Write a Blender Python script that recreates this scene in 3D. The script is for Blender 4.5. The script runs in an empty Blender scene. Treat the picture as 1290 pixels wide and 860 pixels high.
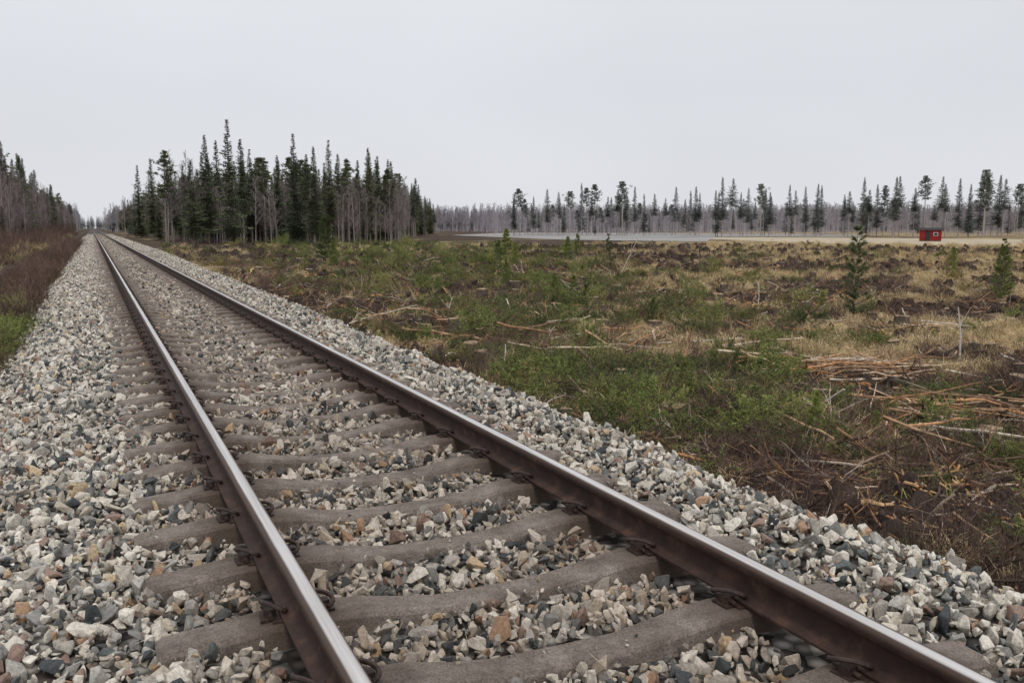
import bpy, math, random
import numpy as np
from mathutils import Vector, Matrix
R = math.radians
random.seed(7); rng = np.random.default_rng(7)
scene = bpy.context.scene

# ------------------------------------------------------------ noise helpers
def _h(ix, iy, s):
    n = (ix.astype(np.int64)*374761393 + iy.astype(np.int64)*668265263 + s*1274126177) & 0x7fffffff
    n = ((n ^ (n >> 13))*1274126177) & 0x7fffffff
    return ((n ^ (n >> 16)) & 0xffff)/65535.0
def vn(x, y, sc, s=0):
    x = np.asarray(x, float)/sc; y = np.asarray(y, float)/sc
    ix = np.floor(x); iy = np.floor(y); fx = x-ix; fy = y-iy
    fx = fx*fx*(3-2*fx); fy = fy*fy*(3-2*fy)
    a = _h(ix, iy, s); b = _h(ix+1, iy, s); c = _h(ix, iy+1, s); d = _h(ix+1, iy+1, s)
    return (a*(1-fx)+b*fx)*(1-fy)+(c*(1-fx)+d*fx)*fy
def fbm(x, y, sc, s=0):
    return (vn(x, y, sc, s)+.5*vn(x, y, sc/2.1, s+5)+.25*vn(x, y, sc/4.3, s+9))/1.75
def sm(a, b, x):
    t = np.clip((x-a)/(b-a), 0, 1); return t*t*(3-2*t)

# ------------------------------------------------------------ terrain
def crest_r(y): return 1.90+.65*np.clip((y-6)/60, 0, 1)+.14*(vn(y, y*0, .7, 3)-.5)
def crest_l(y): return -1.85-.25*np.clip((y-6)/60, 0, 1)+.12*(vn(y, y*0, .8, 4)-.5)
BZ = -.232
def ballast_h(x, y):
    x = np.asarray(x, float); y = np.asarray(y, float)
    cr = crest_r(y); cl = crest_l(y)
    z = BZ + .035*(vn(x, y, .35, 11)-.5)
    z = z + .035*np.exp(-((x-cr+.25)/.22)**2) + .015*np.exp(-((x-cl-.2)/.3)**2)
    z = z - np.clip(x-cr, 0, None)/1.6 - np.clip(cl-x, 0, None)/1.9
    return z
def ground_h(x, y):
    x = np.asarray(x, float); y = np.asarray(y, float)
    d = np.hypot(x, y)
    amp = 1-sm(90, 140, d)
    right = -1.2+amp*(.36*(fbm(x, y, 3.2, 21)-.5)+.28*(fbm(x, y, .8, 22)-.5)+.3*(fbm(x, y, 14, 23)-.5))
    left = -.70 - .15*sm(2.7, 4.0, -x) + .10*(fbm(x, y, .7, 31)-.5)*(1-sm(4.0, 4.3, -x)*(1-sm(5.6, 6.0, -x)))
    left = left + .35*sm(6, 11, -x)*amp - .4*sm(12, 30, -x)
    return np.where(x > 0, right, left)

def make_mesh(name, V, F, mats=None, smooth=False, midx=None):
    me = bpy.data.meshes.new(name)
    me.from_pydata([tuple(v) for v in V], [], F)
    for m in (mats or []): me.materials.append(m)
    if midx is not None: me.polygons.foreach_set("material_index", midx)
    if smooth: me.polygons.foreach_set("use_smooth", [True]*len(F))
    me.update(); return me
def add_obj(name, me, parent=None, loc=None, rotz=0, scale=1):
    o = bpy.data.objects.new(name, me); scene.collection.objects.link(o)
    if parent: o.parent = parent
    if loc is not None: o.location = loc
    o.rotation_euler = (0, 0, rotz); o.scale = (scale,)*3
    return o

# ------------------------------------------------------------ material helper
class M:
    def __init__(s, name, rough=.85, spec=.3):
        s.m = bpy.data.materials.new(name); s.m.use_nodes = True
        s.t = s.m.node_tree; s.b = s.t.nodes["Principled BSDF"]
        s.b.inputs["Roughness"].default_value = rough
        s.b.inputs["Specular IOR Level"].default_value = spec
    def n(s, ty, **k):
        nd = s.t.nodes.new(ty)
        for a, v in k.items(): setattr(nd, a, v)
        return nd
    def l(s, a, b): s.t.links.new(a, b)
    def noise(s, scale, detail=4, vec=None, rough=.55):
        nd = s.n("ShaderNodeTexNoise"); nd.inputs["Scale"].default_value = scale
        nd.inputs["Detail"].default_value = detail; nd.inputs["Roughness"].default_value = rough
        if vec is None: vec = s.pos()
        s.l(vec, nd.inputs["Vector"]); return nd.outputs["Fac"]
    def pos(s):
        if not hasattr(s, "_g"): s._g = s.n("ShaderNodeNewGeometry")
        return s._g.outputs["Position"]
    def rand(s): return s.n("ShaderNodeObjectInfo").outputs["Random"]
    def ramp(s, fac, stops, interp='LINEAR'):
        r = s.n("ShaderNodeValToRGB"); cr = r.color_ramp; cr.interpolation = interp
        while len(cr.elements) < len(stops): cr.elements.new(.5)
        for e, (p, c) in zip(cr.elements, stops):
            e.position = p; e.color = (c if len(c) == 4 else (*c, 1))
        s.l(fac, r.inputs[0]); return r.outputs[0]
    def mix(s, f, a, b, mode='MIX'):
        m = s.n("ShaderNodeMix", data_type='RGBA', blend_type=mode)
        for sock, v in ((m.inputs[0], f), (m.inputs[6], a), (m.inputs[7], b)):
            if hasattr(v, "is_linked") or hasattr(v, "links"): s.l(v, sock)
            elif isinstance(v, (int, float)): sock.default_value = v
            else: sock.default_value = (*v, 1)
        return m.outputs[2]
    def math(s, op, a, b=None, c=None):
        m = s.n("ShaderNodeMath", operation=op)
        for i, v in enumerate((a, b, c)):
            if v is None: continue
            if isinstance(v, (int, float)): m.inputs[i].default_value = v
            else: s.l(v, m.inputs[i])
        return m.outputs[0]
    def bump(s, h, st=.5, dist=.01):
        b = s.n("ShaderNodeBump"); b.inputs["Strength"].default_value = st
        b.inputs["Distance"].default_value = dist
        s.l(h, b.inputs["Height"]); s.l(b.outputs[0], s.b.inputs["Normal"])
    def col(s, c):
        if isinstance(c, tuple): s.b.inputs["Base Color"].default_value = (*c, 1)
        else: s.l(c, s.b.inputs["Base Color"])
        return s

def rand_mat(name, stops, rough=.85, var=.4, nscale=6, spec=.2):
    m = M(name, rough, spec)
    c = m.ramp(m.rand(), stops)
    f = m.noise(nscale, 3)
    k = m.ramp(f, [(.3, (1-var,)*3), (.7, (1+var,)*3)])
    return m.col(m.mix(1.0, c, k, 'MULTIPLY')).m

# rocks
mr = M("crushed_granite", .8, .3)
rr = mr.rand()
stone = mr.ramp(rr, [(0, (.53, .49, .425)), (.15, (.31, .285, .25)), (.25, (.60, .565, .505)), (.36, (.10, .108, .11)),
    (.44, (.43, .38, .31)), (.54, (.20, .195, .185)), (.63, (.33, .215, .14)), (.655, (.055, .062, .066)), (.72, (.55, .515, .455)),
    (.82, (.23, .16, .13)), (.87, (.34, .325, .30)), (.97, (.45, .35, .23))], 'CONSTANT')
sp = mr.ramp(mr.noise(75, 5, rough=.8), [(.3, (.42, .41, .40)), (.5, (.97, .97, .97)), (.72, (1.5, 1.47, 1.42))])
stone = mr.mix(.95, stone, sp, 'MULTIPLY')
sx = mr.n("ShaderNodeSeparateXYZ"); mr.l(mr.pos(), sx.inputs[0])
ax = mr.math('ABSOLUTE', sx.outputs[0])
near = mr.ramp(ax, [(.0, (.4,)*3), (.45, (.6,)*3), (.8, (1,)*3), (.98, (.75,)*3), (1.0, (.6,)*3)])
near2 = mr.math('SUBTRACT', 1.0, mr.math('MULTIPLY', mr.math('SUBTRACT', ax, .95), 2.6))
near2 = mr.math('MINIMUM', mr.math('MAXIMUM', near2, 0.0), 1.0)
near = mr.math('MULTIPLY', near, near2)
near = mr.math('MULTIPLY', near, mr.ramp(mr.noise(3, 3), [(.3, (.5,)*3), (.65, (1,)*3)]))
stone = mr.mix(mr.math('MULTIPLY', near, .9), stone, mr.mix(1.0, stone, (.48, .36, .285), 'MULTIPLY'))
low = mr.ramp(mr.noise(.9, 3), [(.3, (.88, .87, .86)), (.7, (1.18, 1.18, 1.18))])
mr.col(mr.mix(1.0, stone, low, 'MULTIPLY'))
mr.bump(mr.noise(60, 4), .6, .006)
MAT_STONE = mr.m

# ballast bed
mb = M("ballast_bed", .95, .1)
vo = mb.n("ShaderNodeTexVoronoi"); vo.inputs["Scale"].default_value = 16; mb.l(mb.pos(), vo.inputs["Vector"])
sx = mb.n("ShaderNodeSeparateColor"); mb.l(vo.outputs["Color"], sx.inputs[0])
c = mb.ramp(sx.outputs[0], [(0, (.06, .055, .05)), (.3, (.2, .18, .16)), (.5, (.33, .31, .28)), (.7, (.1, .08, .07)), (.85, (.42, .38, .33))], 'CONSTANT')
d = mb.ramp(vo.outputs["Distance"], [(.2, (1,)*3), (.6, (.25,)*3)])
mb.col(mb.mix(1.0, c, d, 'MULTIPLY')); MAT_BED = mb.m

# ground
mg = M("clearcut_ground", .95, .1)
at = mg.n("ShaderNodeAttribute", attribute_name="mask"); sc_ = mg.n("ShaderNodeSeparateColor"); mg.l(at.outputs["Color"], sc_.inputs[0])
n1 = mg.noise(2.2, 8, rough=.7); n2 = mg.noise(.35, 6, rough=.65); n3 = mg.noise(14, 5, rough=.7)
soil = mg.ramp(n1, [(.3, (.025, .017, .014)), (.48, (.06, .040, .031)), (.6, (.105, .073, .052)), (.75, (.18, .138, .10))])
green = mg.ramp(n3, [(.35, (.05, .058, .02)), (.65, (.16, .17, .055))])
straw = mg.ramp(n3, [(.3, (.17, .125, .07)), (.7, (.47, .36, .20))])
def soft(mask, n, lo, hi):
    v = mg.math('ADD', mask, mg.math('MULTIPLY', mg.math('SUBTRACT', n, .5), 1.5))
    r = mg.n("ShaderNodeMapRange"); r.inputs[1].default_value = lo; r.inputs[2].default_value = hi; mg.l(v, r.inputs[0]); return r.outputs[0]
c = mg.mix(soft(sc_.outputs[1], n1, .4, .7), soil, green)
c = mg.mix(soft(sc_.outputs[0], n2, .35, .75), c, straw)
grav = mg.ramp(n3, [(.3, (.05, .04, .034)), (.7, (.12, .10, .085))])
c = mg.mix(sc_.outputs[2], c, grav)
c = mg.mix(1.0, c, mg.ramp(mg.noise(.05, 4), [(.3, (.75,)*3), (.7, (1.2,)*3)]), 'MULTIPLY')
mg.col(c); mg.bump(n3, 1.0, .05); MAT_G = mg.m

# concrete
mc = M("sleeper_concrete", .9, .2)
c = mc.ramp(mc.noise(7, 6, rough=.7), [(.3, (.115, .09, .075)), (.55, (.225, .187, .162)), (.75, (.33, .285, .25))])
c = mc.mix(1.0, c, mc.ramp(mc.noise(120, 3), [(.35, (.6,)*3), (.6, (1.1,)*3)]), 'MULTIPLY')
sx = mc.n("ShaderNodeSeparateXYZ"); mc.l(mc.pos(), sx.inputs[0])
q = mc.math('ABSOLUTE', mc.math('SUBTRACT', mc.math('ABSOLUTE', sx.outputs[0]), .8))
q = mc.ramp(q, [(.08, (1,)*3), (.28, (0,)*3)])
c = mc.mix(mc.math('MULTIPLY', q, .8), c, (.075, .05, .038))
mc.col(c); mc.bump(mc.noise(110, 5, rough=.7), .9, .008); MAT_CON = mc.m

# rail
ml = M("rail_steel", .5, .5)
sx = ml.n("ShaderNodeSeparateXYZ"); ml.l(ml.pos(), sx.inputs[0])
off = ml.math('SUBTRACT', ml.math('ABSOLUTE', sx.outputs[0]), .798)
aoff = ml.math('ABSOLUTE', ml.math('ADD', off, .004))
top = ml.math('GREATER_THAN', sx.outputs[2], -.0075)
wob = ml.math('ADD', aoff, ml.math('MULTIPLY', ml.math('SUBTRACT', ml.noise(2.0, 3), .5), .008))
band = ml.ramp(wob, [(.017, (1,)*3), (.024, (0,)*3)])
pol = ml.math('MULTIPLY', top, band)
mapp = ml.n("ShaderNodeMapping"); mapp.inputs["Scale"].default_value = (60, .8, 60); ml.l(ml.pos(), mapp.inputs[0])
rust = ml.ramp(ml.noise(9, 6, rough=.7), [(.3, (.018, .010, .008)), (.55, (.045, .024, .018)), (.78, (.12, .060, .038))])
edge = ml.ramp(ml.noise(1, 4, vec=mapp.outputs[0]), [(.3, (.045, .028, .021)), (.7, (.10, .063, .047))])
headz = ml.ramp(ml.math('MULTIPLY_ADD', sx.outputs[2], 20.0, 1.0), [(.45, (0,)*3), (.75, (1,)*3)])
c = ml.mix(ml.math('MULTIPLY', headz, .7), rust, edge)
streak = ml.ramp(ml.noise(1, 4, vec=mapp.outputs[0]), [(.3, (.50, .46, .44)), (.7, (.82, .79, .77))])
ml.col(ml.mix(pol, c, streak))
ml.l(ml.math('MULTIPLY', pol, .9), ml.b.inputs["Metallic"])
ml.l(ml.math('MULTIPLY_ADD', pol, -.34, ml.math('MULTIPLY_ADD', headz, -.12, .74)), ml.b.inputs["Roughness"])
ml.b.inputs["Specular IOR Level"].default_value = .3
ml.bump(ml.noise(150, 3), .25, .002)
MAT_RAIL = ml.m
mm = M("rusty_clip_steel", .6, .4); mm.col(mm.ramp(mm.noise(40, 3), [(.3, (.014, .010, .009)), (.7, (.055, .03, .022))])); MAT_CLIP = mm.m

def simple(name, c, rough=.85, v=.35, ns=8):
    m = M(name, rough, .2); k = m.ramp(m.noise(ns, 4), [(.3, (1-v,)*3), (.7, (1+v,)*3)])
    return m.col(m.mix(1.0, k, c, 'MULTIPLY')).m
MAT_SPR = rand_mat("spruce_needles", [(0, (.072, .09, .057)), (.5, (.09, .11, .065)), (1, (.13, .145, .075))], .8, .45, .6)
MAT_PIN = rand_mat("pine_needles", [(0, (.10, .12, .065)), (1, (.15, .16, .085))], .8, .4, .6)
MAT_BARK = rand_mat("conifer_bark", [(0, (.16, .135, .12)), (.5, (.25, .21, .19)), (1, (.32, .24, .19))], .9, .3, 3)
MAT_BIR = rand_mat("bare_twigs", [(0, (.20, .165, .165)), (1, (.32, .27, .265))], .9, .2, .5)
MAT_SPR_M = rand_mat("haze_tinted_spruce", [(0, (.12, .142, .13)), (1, (.175, .19, .16))], .9, .35, .5)  # mid-distance haze painted in as paler needle and bark colours
MAT_BARK_M = rand_mat("haze_tinted_bark", [(0, (.26, .235, .225)), (1, (.36, .32, .295))], .9, .2, 2)
MAT_SPR_F = rand_mat("haze_tinted_spruce_far", [(0, (.22, .24, .255)), (1, (.26, .275, .28))], .9, .2, .2)  # far haze painted into the base colours, paler and greyer
MAT_BIR_F = rand_mat("haze_tinted_birch", [(0, (.30, .275, .305)), (1, (.42, .385, .41))], .9, .15, .1)
MAT_BRUSH = rand_mat("brush_needles", [(0, (.065, .09, .03)), (.4, (.115, .15, .045)), (.8, (.20, .215, .07)), (1, (.25, .20, .085))], .8, .4, 9)
MAT_BRIGHT = rand_mat("young_pine_needles", [(0, (.15, .20, .055)), (1, (.25, .28, .08))], .8, .35, 9)
MAT_STRAW = rand_mat("dry_grass", [(0, (.40, .295, .17)), (.5, (.60, .46, .27)), (1, (.40, .33, .17))], .85, .3, 8)
MAT_GRN = rand_mat("green_grass", [(0, (.12, .14, .045)), (1, (.25, .25, .09))], .85, .3, 8)
MAT_TWIG = rand_mat("fallen_branches", [(0, (.04, .03, .026)), (.35, (.11, .072, .056)), (.6, (.20, .12, .08)), (.8, (.38, .20, .10)), (.9, (.26, .21, .17)), (1, (.54, .46, .38))], .85, .35, 12)
MAT_POLE = rand_mat("birch_poles", [(0, (.50, .45, .38)), (.3, (.46, .24, .11)), (.55, (.19, .12, .08)), (.8, (.50, .32, .18)), (1, (.58, .54, .47))], .8, .5, 14)
MAT_CHIP = rand_mat("wood_chips", [(0, (.52, .28, .12)), (.4, (.55, .36, .19)), (.7, (.42, .20, .09)), (1, (.64, .57, .47))], .8, .3, 14)
MAT_SHRUB = rand_mat("bare_shrub", [(0, (.085, .058, .052)), (.6, (.15, .10, .086)), (1, (.23, .16, .12))], .9, .3, 8)
MAT_HEATH = rand_mat("heather", [(0, (.09, .055, .044)), (.6, (.14, .085, .062)), (1, (.13, .125, .055))], .9, .35, 8)

# ------------------------------------------------------------ mesh builder
class MB:
    def __init__(s): s.v = []; s.f = []; s.m = []
    def tube(s, P, rad, n=5, m=0, cap=True):
        P = [Vector(p) for p in P]; b = len(s.v)
        prev = None
        for i, p in enumerate(P):
            d = (P[min(i+1, len(P)-1)]-P[max(i-1, 0)]).normalized()
            if prev is None:
                a = d.orthogonal().normalized()
            else:
                a = (prev-d*prev.dot(d)).normalized()
            prev = a; c = d.cross(a)
            for k in range(n):
                t = 2*math.pi*k/n
                s.v.append(p+(a*math.cos(t)+c*math.sin(t))*rad[i])
        for i in range(len(P)-1):
            for k in range(n):
                s.f.append((b+i*n+k, b+i*n+(k+1) % n, b+(i+1)*n+(k+1) % n, b+(i+1)*n+k)); s.m.append(m)
        if cap:
            s.f.append(tuple(b+k for k in reversed(range(n)))); s.m.append(m)
            s.f.append(tuple(b+(len(P)-1)*n+k for k in range(n))); s.m.append(m)
    def tri(s, a, b, c, m=0):
        i = len(s.v); s.v += [a, b, c]; s.f.append((i, i+1, i+2)); s.m.append(m)
    def quad(s, a, b, c, d, m=0):
        i = len(s.v); s.v += [a, b, c, d]; s.f.append((i, i+1, i+2, i+3)); s.m.append(m)
    def blade(s, p, q, w, m=0):
        d = (q-p).normalized(); a = d.orthogonal().normalized(); c = d.cross(a)
        s.tri(p-a*w, p+a*w, q, m); s.tri(p-c*w, p+c*w, q, m)
    def box(s, x0, x1, y0, y1, z0, z1, m=0):
        i = len(s.v); s.v += [Vector(p) for p in [(x0,y0,z0),(x1,y0,z0),(x1,y1,z0),(x0,y1,z0),(x0,y0,z1),(x1,y0,z1),(x1,y1,z1),(x0,y1,z1)]]
        for q in [(0,3,2,1),(4,5,6,7),(0,1,5,4),(1,2,6,5),(2,3,7,6),(3,0,4,7)]: s.f.append(tuple(i+k for k in q)); s.m.append(m)
    def mesh(s, name, mats, smooth=False): return make_mesh(name, s.v, s.f, mats, smooth, s.m)

U = random.uniform
def rv(k=1): return Vector((U(-k, k), U(-k, k), U(-k, k)))

def proto_coll(name, meshes):
    c = bpy.data.collections.new(name)
    for i, me in enumerate(meshes):
        o = bpy.data.objects.new("%s_part_%02d" % (name, i), me); c.objects.link(o)
    return c
_ng = {}
def scatter(name, pts, rot, scl, idx, coll):
    me = bpy.data.meshes.new(name); n = len(pts)
    me.vertices.add(n); me.vertices.foreach_set("co", np.ascontiguousarray(pts, dtype=np.float32).ravel())
    for nm, ty, key, arr in (("rot", 'FLOAT_VECTOR', "vector", rot), ("scl", 'FLOAT_VECTOR', "vector", scl), ("idx", 'INT', "value", idx)):
        a = me.attributes.new(nm, ty, 'POINT')
        a.data.foreach_set(key, np.ascontiguousarray(arr, dtype=np.int32 if ty == 'INT' else np.float32).ravel())
    o = add_obj(name, me)
    if coll.name not in _ng:
        g = bpy.data.node_groups.new("scatter_"+coll.name, 'GeometryNodeTree')
        g.interface.new_socket("Geometry", in_out='INPUT', socket_type='NodeSocketGeometry')
        g.interface.new_socket("Geometry", in_out='OUTPUT', socket_type='NodeSocketGeometry')
        N = g.nodes.new; L = g.links.new
        gi = N("NodeGroupInput"); go = N("NodeGroupOutput")
        ci = N("GeometryNodeCollectionInfo"); ci.inputs[0].default_value = coll
        ci.inputs["Separate Children"].default_value = True; ci.inputs["Reset Children"].default_value = True
        ip = N("GeometryNodeInstanceOnPoints"); ip.inputs["Pick Instance"].default_value = True
        def na(nm, ty):
            q = N("GeometryNodeInputNamedAttribute"); q.data_type = ty; q.inputs[0].default_value = nm
            return [s for s in q.outputs if s.enabled and s.name == "Attribute"][0]
        e = N("FunctionNodeEulerToRotation")
        L(na("rot", 'FLOAT_VECTOR'), e.inputs[0]); L(e.outputs[0], ip.inputs["Rotation"])
        L(na("scl", 'FLOAT_VECTOR'), ip.inputs["Scale"]); L(na("idx", 'INT'), ip.inputs["Instance Index"])
        L(gi.outputs[0], ip.inputs["Points"]); L(ci.outputs[0], ip.inputs["Instance"]); L(ip.outputs[0], go.inputs[0])
        _ng[coll.name] = g
    md = o.modifiers.new("scatter", 'NODES'); md.node_group = _ng[coll.name]
    return o
def zrot(n, tilt=.0):
    return np.stack([rng.normal(0, tilt+1e-6, n), rng.normal(0, tilt+1e-6, n), rng.uniform(0, 6.283, n)], 1)
def uni(s): return np.repeat(np.asarray(s)[:, None], 3, 1)

# ------------------------------------------------------------ ground sheet
def axis(fine0, fine1, st, lim0, lim1, g=1.13):
    a = list(np.arange(fine0, fine1, st)); s = st
    while a[-1] < lim1: s *= g; a.append(a[-1]+s)
    s = st; b = [fine0]
    while b[-1] > lim0: s *= g; b.append(b[-1]-s)
    return np.array(b[:0:-1]+a)
gx = axis(-8, 22, .14, -2500, 3500, 1.07); gy = axis(1, 32, .15, -60, 4500, 1.06)
X, Y = np.meshgrid(gx, gy)
Z = ground_h(X, Y)
under = (X > -2.9) & (X < 3.8)
Z = np.where(under, np.minimum(Z, ballast_h(X, Y)-.12), Z)
def bare(x, y):      # churned dark soil patches
    d = np.hypot(x, y)
    near_ = sm(.47, .55, fbm(x+.7*y, y, 5, 47)*.6+fbm(x, y, 12, 48)*.4)
    far_ = sm(.5, .58, fbm(x-.4*y, y, 16, 49))*sm(18, 30, d)
    return np.maximum(near_, far_)
def straw_mask(x, y):
    d = np.hypot(x+1.4, y); b = np.degrees(np.arctan2(x+1.4, y))
    s = .9*fbm(x, y, 4.5, 41)+.66*sm(13, 20, d)*sm(24, 42, b)+.28*sm(30, 90, d)-.24
    s = s+.35*np.exp(-((x-4.1)/.7)**2)*sm(10, 22, y)*(x > 3)
    s = s-.5*np.exp(-((d-32)/7)**2)*np.exp(-((b-44)/5)**2)-.62*bare(x, y)
    return np.clip(np.where(x > 3, s, .25*fbm(x, y, 4, 42)+.2*sm(7, 12, -x)), 0, 1)
def green_mask(x, y):
    d = np.hypot(x+1.4, y)
    cx = np.interp(y, [4, 12, 26, 60, 150], [6.5, 6.5, 13, 20.5, 40]); w = np.interp(y, [5, 25, 150], [2.4, 5.5, 25])
    g = .6*np.exp(-((x-cx)/w)**2)+.85*fbm(x, y, 2.2, 51)-.14-.22*bare(x, y)-.24*(1-sm(7, 11.5, d))
    return np.clip(np.where(x > 3, g, .35*sm(6.2, 8, -x)+.25*fbm(x, y, 3, 52)), 0, 1)
path = sm(4.1, 4.6, -X)*(1-sm(5.4, 6.0, -X))
col = np.stack([straw_mask(X, Y), green_mask(X, Y), path*.85, np.ones_like(X)], -1).reshape(-1, 4)
ny, nx = X.shape
I = np.arange(nx*ny).reshape(ny, nx)
F = np.stack([I[:-1, :-1], I[:-1, 1:], I[1:, 1:], I[1:, :-1]], -1).reshape(-1, 4)
me = make_mesh("ground", np.stack([X, Y, Z], -1).reshape(-1, 3).tolist(), F.tolist(), [MAT_G], True)
a = me.color_attributes.new("mask", 'FLOAT_COLOR', 'POINT'); a.data.foreach_set("color", col.astype(np.float32).ravel())
add_obj("ground", me)

# ballast bed
bx = np.arange(-3.1, 3.75, .09); by = axis(-6, 30, .15, -6.2, 1800, 1.05); by = by[by > -7]
X, Y = np.meshgrid(bx, by); Z = ballast_h(X, Y)-.02
ny, nx = X.shape; I = np.arange(nx*ny).reshape(ny, nx)
F = np.stack([I[:-1, :-1], I[:-1, 1:], I[1:, 1:], I[1:, :-1]], -1).reshape(-1, 4)
add_obj("ballast_bed", make_mesh("ballast_bed", np.stack([X, Y, Z], -1).reshape(-1, 3).tolist(), F.tolist(), [MAT_BED], False))

# ------------------------------------------------------------ rocks
import bmesh
rocks = []
for i in range(20):
    bm = bmesh.new(); sx_, sy_, sz_ = U(.8, 1.35), U(.6, 1.0), U(.4, .8)
    for k in range(random.choice([8, 9, 11, 12])):
        v = rv().normalized(); mx = max(abs(v.x), abs(v.y), abs(v.z)); v = v*(.75+.25/mx*U(.6, 1.1))
        bm.verts.new((v.x*sx_*.5, v.y*sy_*.5, v.z*sz_*.5))
    bmesh.ops.convex_hull(bm, input=bm.verts)
    for v in [v for v in bm.verts if not v.link_faces]: bm.verts.remove(v)
    bmesh.ops.bevel(bm, geom=list(bm.edges), offset=.022, segments=1, affect='EDGES')
    me = bpy.data.meshes.new("stone"); bm.to_mesh(me); bm.free(); me.materials.append(MAT_STONE); rocks.append(me)
ROCK = proto_coll("stone_kind", rocks)
SY0, SP = 3.23, .61
def rock_layer(x0, x1, y0, y1, sp, z0, z1, s0, s1, keep=1.):
    xs = np.arange(x0, x1, sp); ys = np.arange(y0, y1, sp)
    X, Y = np.meshgrid(xs, ys); X = X.ravel(); Y = Y.ravel()
    X = X+rng.uniform(-.5, .5, X.size)*sp; Y = Y+rng.uniform(-.5, .5, X.size)*sp
    s = s0+(s1-s0)*rng.random(X.size)**1.5
    dy = np.abs((Y-SY0+SP/2) % SP - SP/2)
    on = (np.abs(X) < 1.29) & (dy < .083+s*.40)
    k = (~on) | ((np.abs(X) > 1.13) & (rng.random(X.size) < .45))
    k &= ~((np.abs(np.abs(X)-.8) < .085+s*.3) )
    cr, cl = crest_r(Y), crest_l(Y)
    k &= (X < cr+1.0+.2*rng.random(X.size)) & (X > cl-.8-.35*rng.random(X.size)**2) & (rng.random(X.size) < keep)
    X, Y, s = X[k], Y[k], s[k]
    z = ballast_h(X, Y)+rng.uniform(z0, z1, X.size)
    return np.stack([X, Y, z], 1), s
Ls = [rock_layer(-3.1, 3.4, .2, 14, .050, -.018, .004, .045, .085),
      rock_layer(-3.1, 3.4, .2, 14, .070, .008, .030, .045, .12, .75),
      rock_layer(-3.3, 3.6, 14, 34, .06, -.014, .008, .055, .10),
      rock_layer(-3.3, 3.6, 14, 34, .09, .01, .03, .055, .12, .75),
      rock_layer(-3.3, 3.8, 34, 90, .09, -.01, .02, .07, .13),
      rock_layer(-3.3, 3.9, 90, 220, .19, -.02, .02, .12, .22)]
P = np.concatenate([l[0] for l in Ls]); S = np.concatenate([l[1] for l in Ls])
n = 9000; x = rng.uniform(-2.5, 2.3, n); y = rng.uniform(1, 9, n); dy = np.abs((y-SY0+SP/2) % SP - SP/2); k = ~((np.abs(x) < 1.29) & (dy < .09)) & (np.abs(np.abs(x)-.8) > .09)
x, y = x[k], y[k]; P = np.concatenate([P, np.stack([x, y, ballast_h(x, y)+rng.uniform(.0, .03, len(x))], 1)]); S = np.concatenate([S, rng.uniform(.018, .04, len(x))])
n = 2500; x = np.where(rng.random(n) < .5, rng.uniform(-4.6, -2.6, n), rng.uniform(3.0, 4.2, n)); y = rng.uniform(2, 50, n)
P = np.concatenate([P, np.stack([x, y, ground_h(x, y)+.01], 1)]); S = np.concatenate([S, rng.uniform(.03, .08, n)])
n = 700; k = rng.integers(-2, 60, n); x = rng.uniform(-.6, .6, n); y = SY0+k*SP+rng.uniform(-.07, .07, n)
P = np.concatenate([P, np.stack([x, y, -.198+0*x+.03*np.clip(np.abs(x)-.35, 0, 1)/.25], 1)]); S = np.concatenate([S, rng.uniform(.008, .028, n)])
n = len(P); print("rocks", n)
scatter("ballast_gravel", P, rng.uniform(0, 6.283, (n, 3)), uni(S)*rng.uniform(.8, 1.2, (n, 3)), rng.integers(0, 20, n), ROCK)

# ------------------------------------------------------------ track
track = bpy.data.objects.new("railway_track", None); scene.collection.objects.link(track)
half = [(0, -.147), (.064, -.147), (.064, -.138), (.033, -.127), (.014, -.119), (.0085, -.106), (.0085, -.060), (.013, -.048), (.034, -.040), (.0355, -.036), (.036, -.014), (.033, -.006), (.027, -.0022), (.016, -.0004), (0, 0)]
prof = [(x, z) for x, z in half]+[(-x, z) for x, z in half[-2:0:-1]]
for nm, cx in (("rail_left", -.798), ("rail_right", .798)):
    ys = [-12, 0, 8, 20, 50, 120, 300, 700, 1800]; V = []; F = []; n = len(prof)
    for y in ys: V += [(cx+x, y, z) for x, z in prof]
    for i in range(len(ys)-1):
        for k in range(n): F.append((i*n+k, (i+1)*n+k, (i+1)*n+(k+1) % n, i*n+(k+1) % n))
    F.append(tuple(range(n)))
    me = make_mesh(nm, V, F, [MAT_RAIL], True)
    o = add_obj(nm, me, track)
    md = o.modifiers.new("es", 'EDGE_SPLIT'); md.split_angle = R(38)
def sleeper_mesh(seed):
    random.seed(seed)
    st = [(-1.3, -.205, .86), (-1.27, -.190, .93), (-1.05, -.172, 1), (-.9, -.156, 1), (-.66, -.156, 1), (-.54, -.166, .98), (-.40, -.190, .9), (-.24, -.209, .84), (0, -.213, .82)]
    st = st+[(-x, z, w) for x, z, w in st[-2::-1]]
    V = []; F = []
    for x, z, w in st:
        j = lambda: U(-.003, .003)
        V += [(x, -.125*w, -.38), (x, -.094*w+j(), z-.016), (x, -.080*w+j(), z+j()), (x, 0, z+j()*.6), (x, .080*w+j(), z+j()), (x, .094*w+j(), z-.016), (x, .125*w, -.38)]
    n = 7
    for i in range(len(st)-1):
        for k in range(n-1): F.append((i*n+k, (i+1)*n+k, (i+1)*n+k+1, i*n+k+1))
    F.append(tuple(range(n))[::-1]); b = (len(st)-1)*n; F.append(tuple(range(b, b+n)))
    return make_mesh("sleeper", V, F, [MAT_CON])
SL = proto_coll("sleeper_kind", [sleeper_mesh(i) for i in range(5)])
random.seed(99)
k = np.arange(-12, 420); n = len(k)
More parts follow.
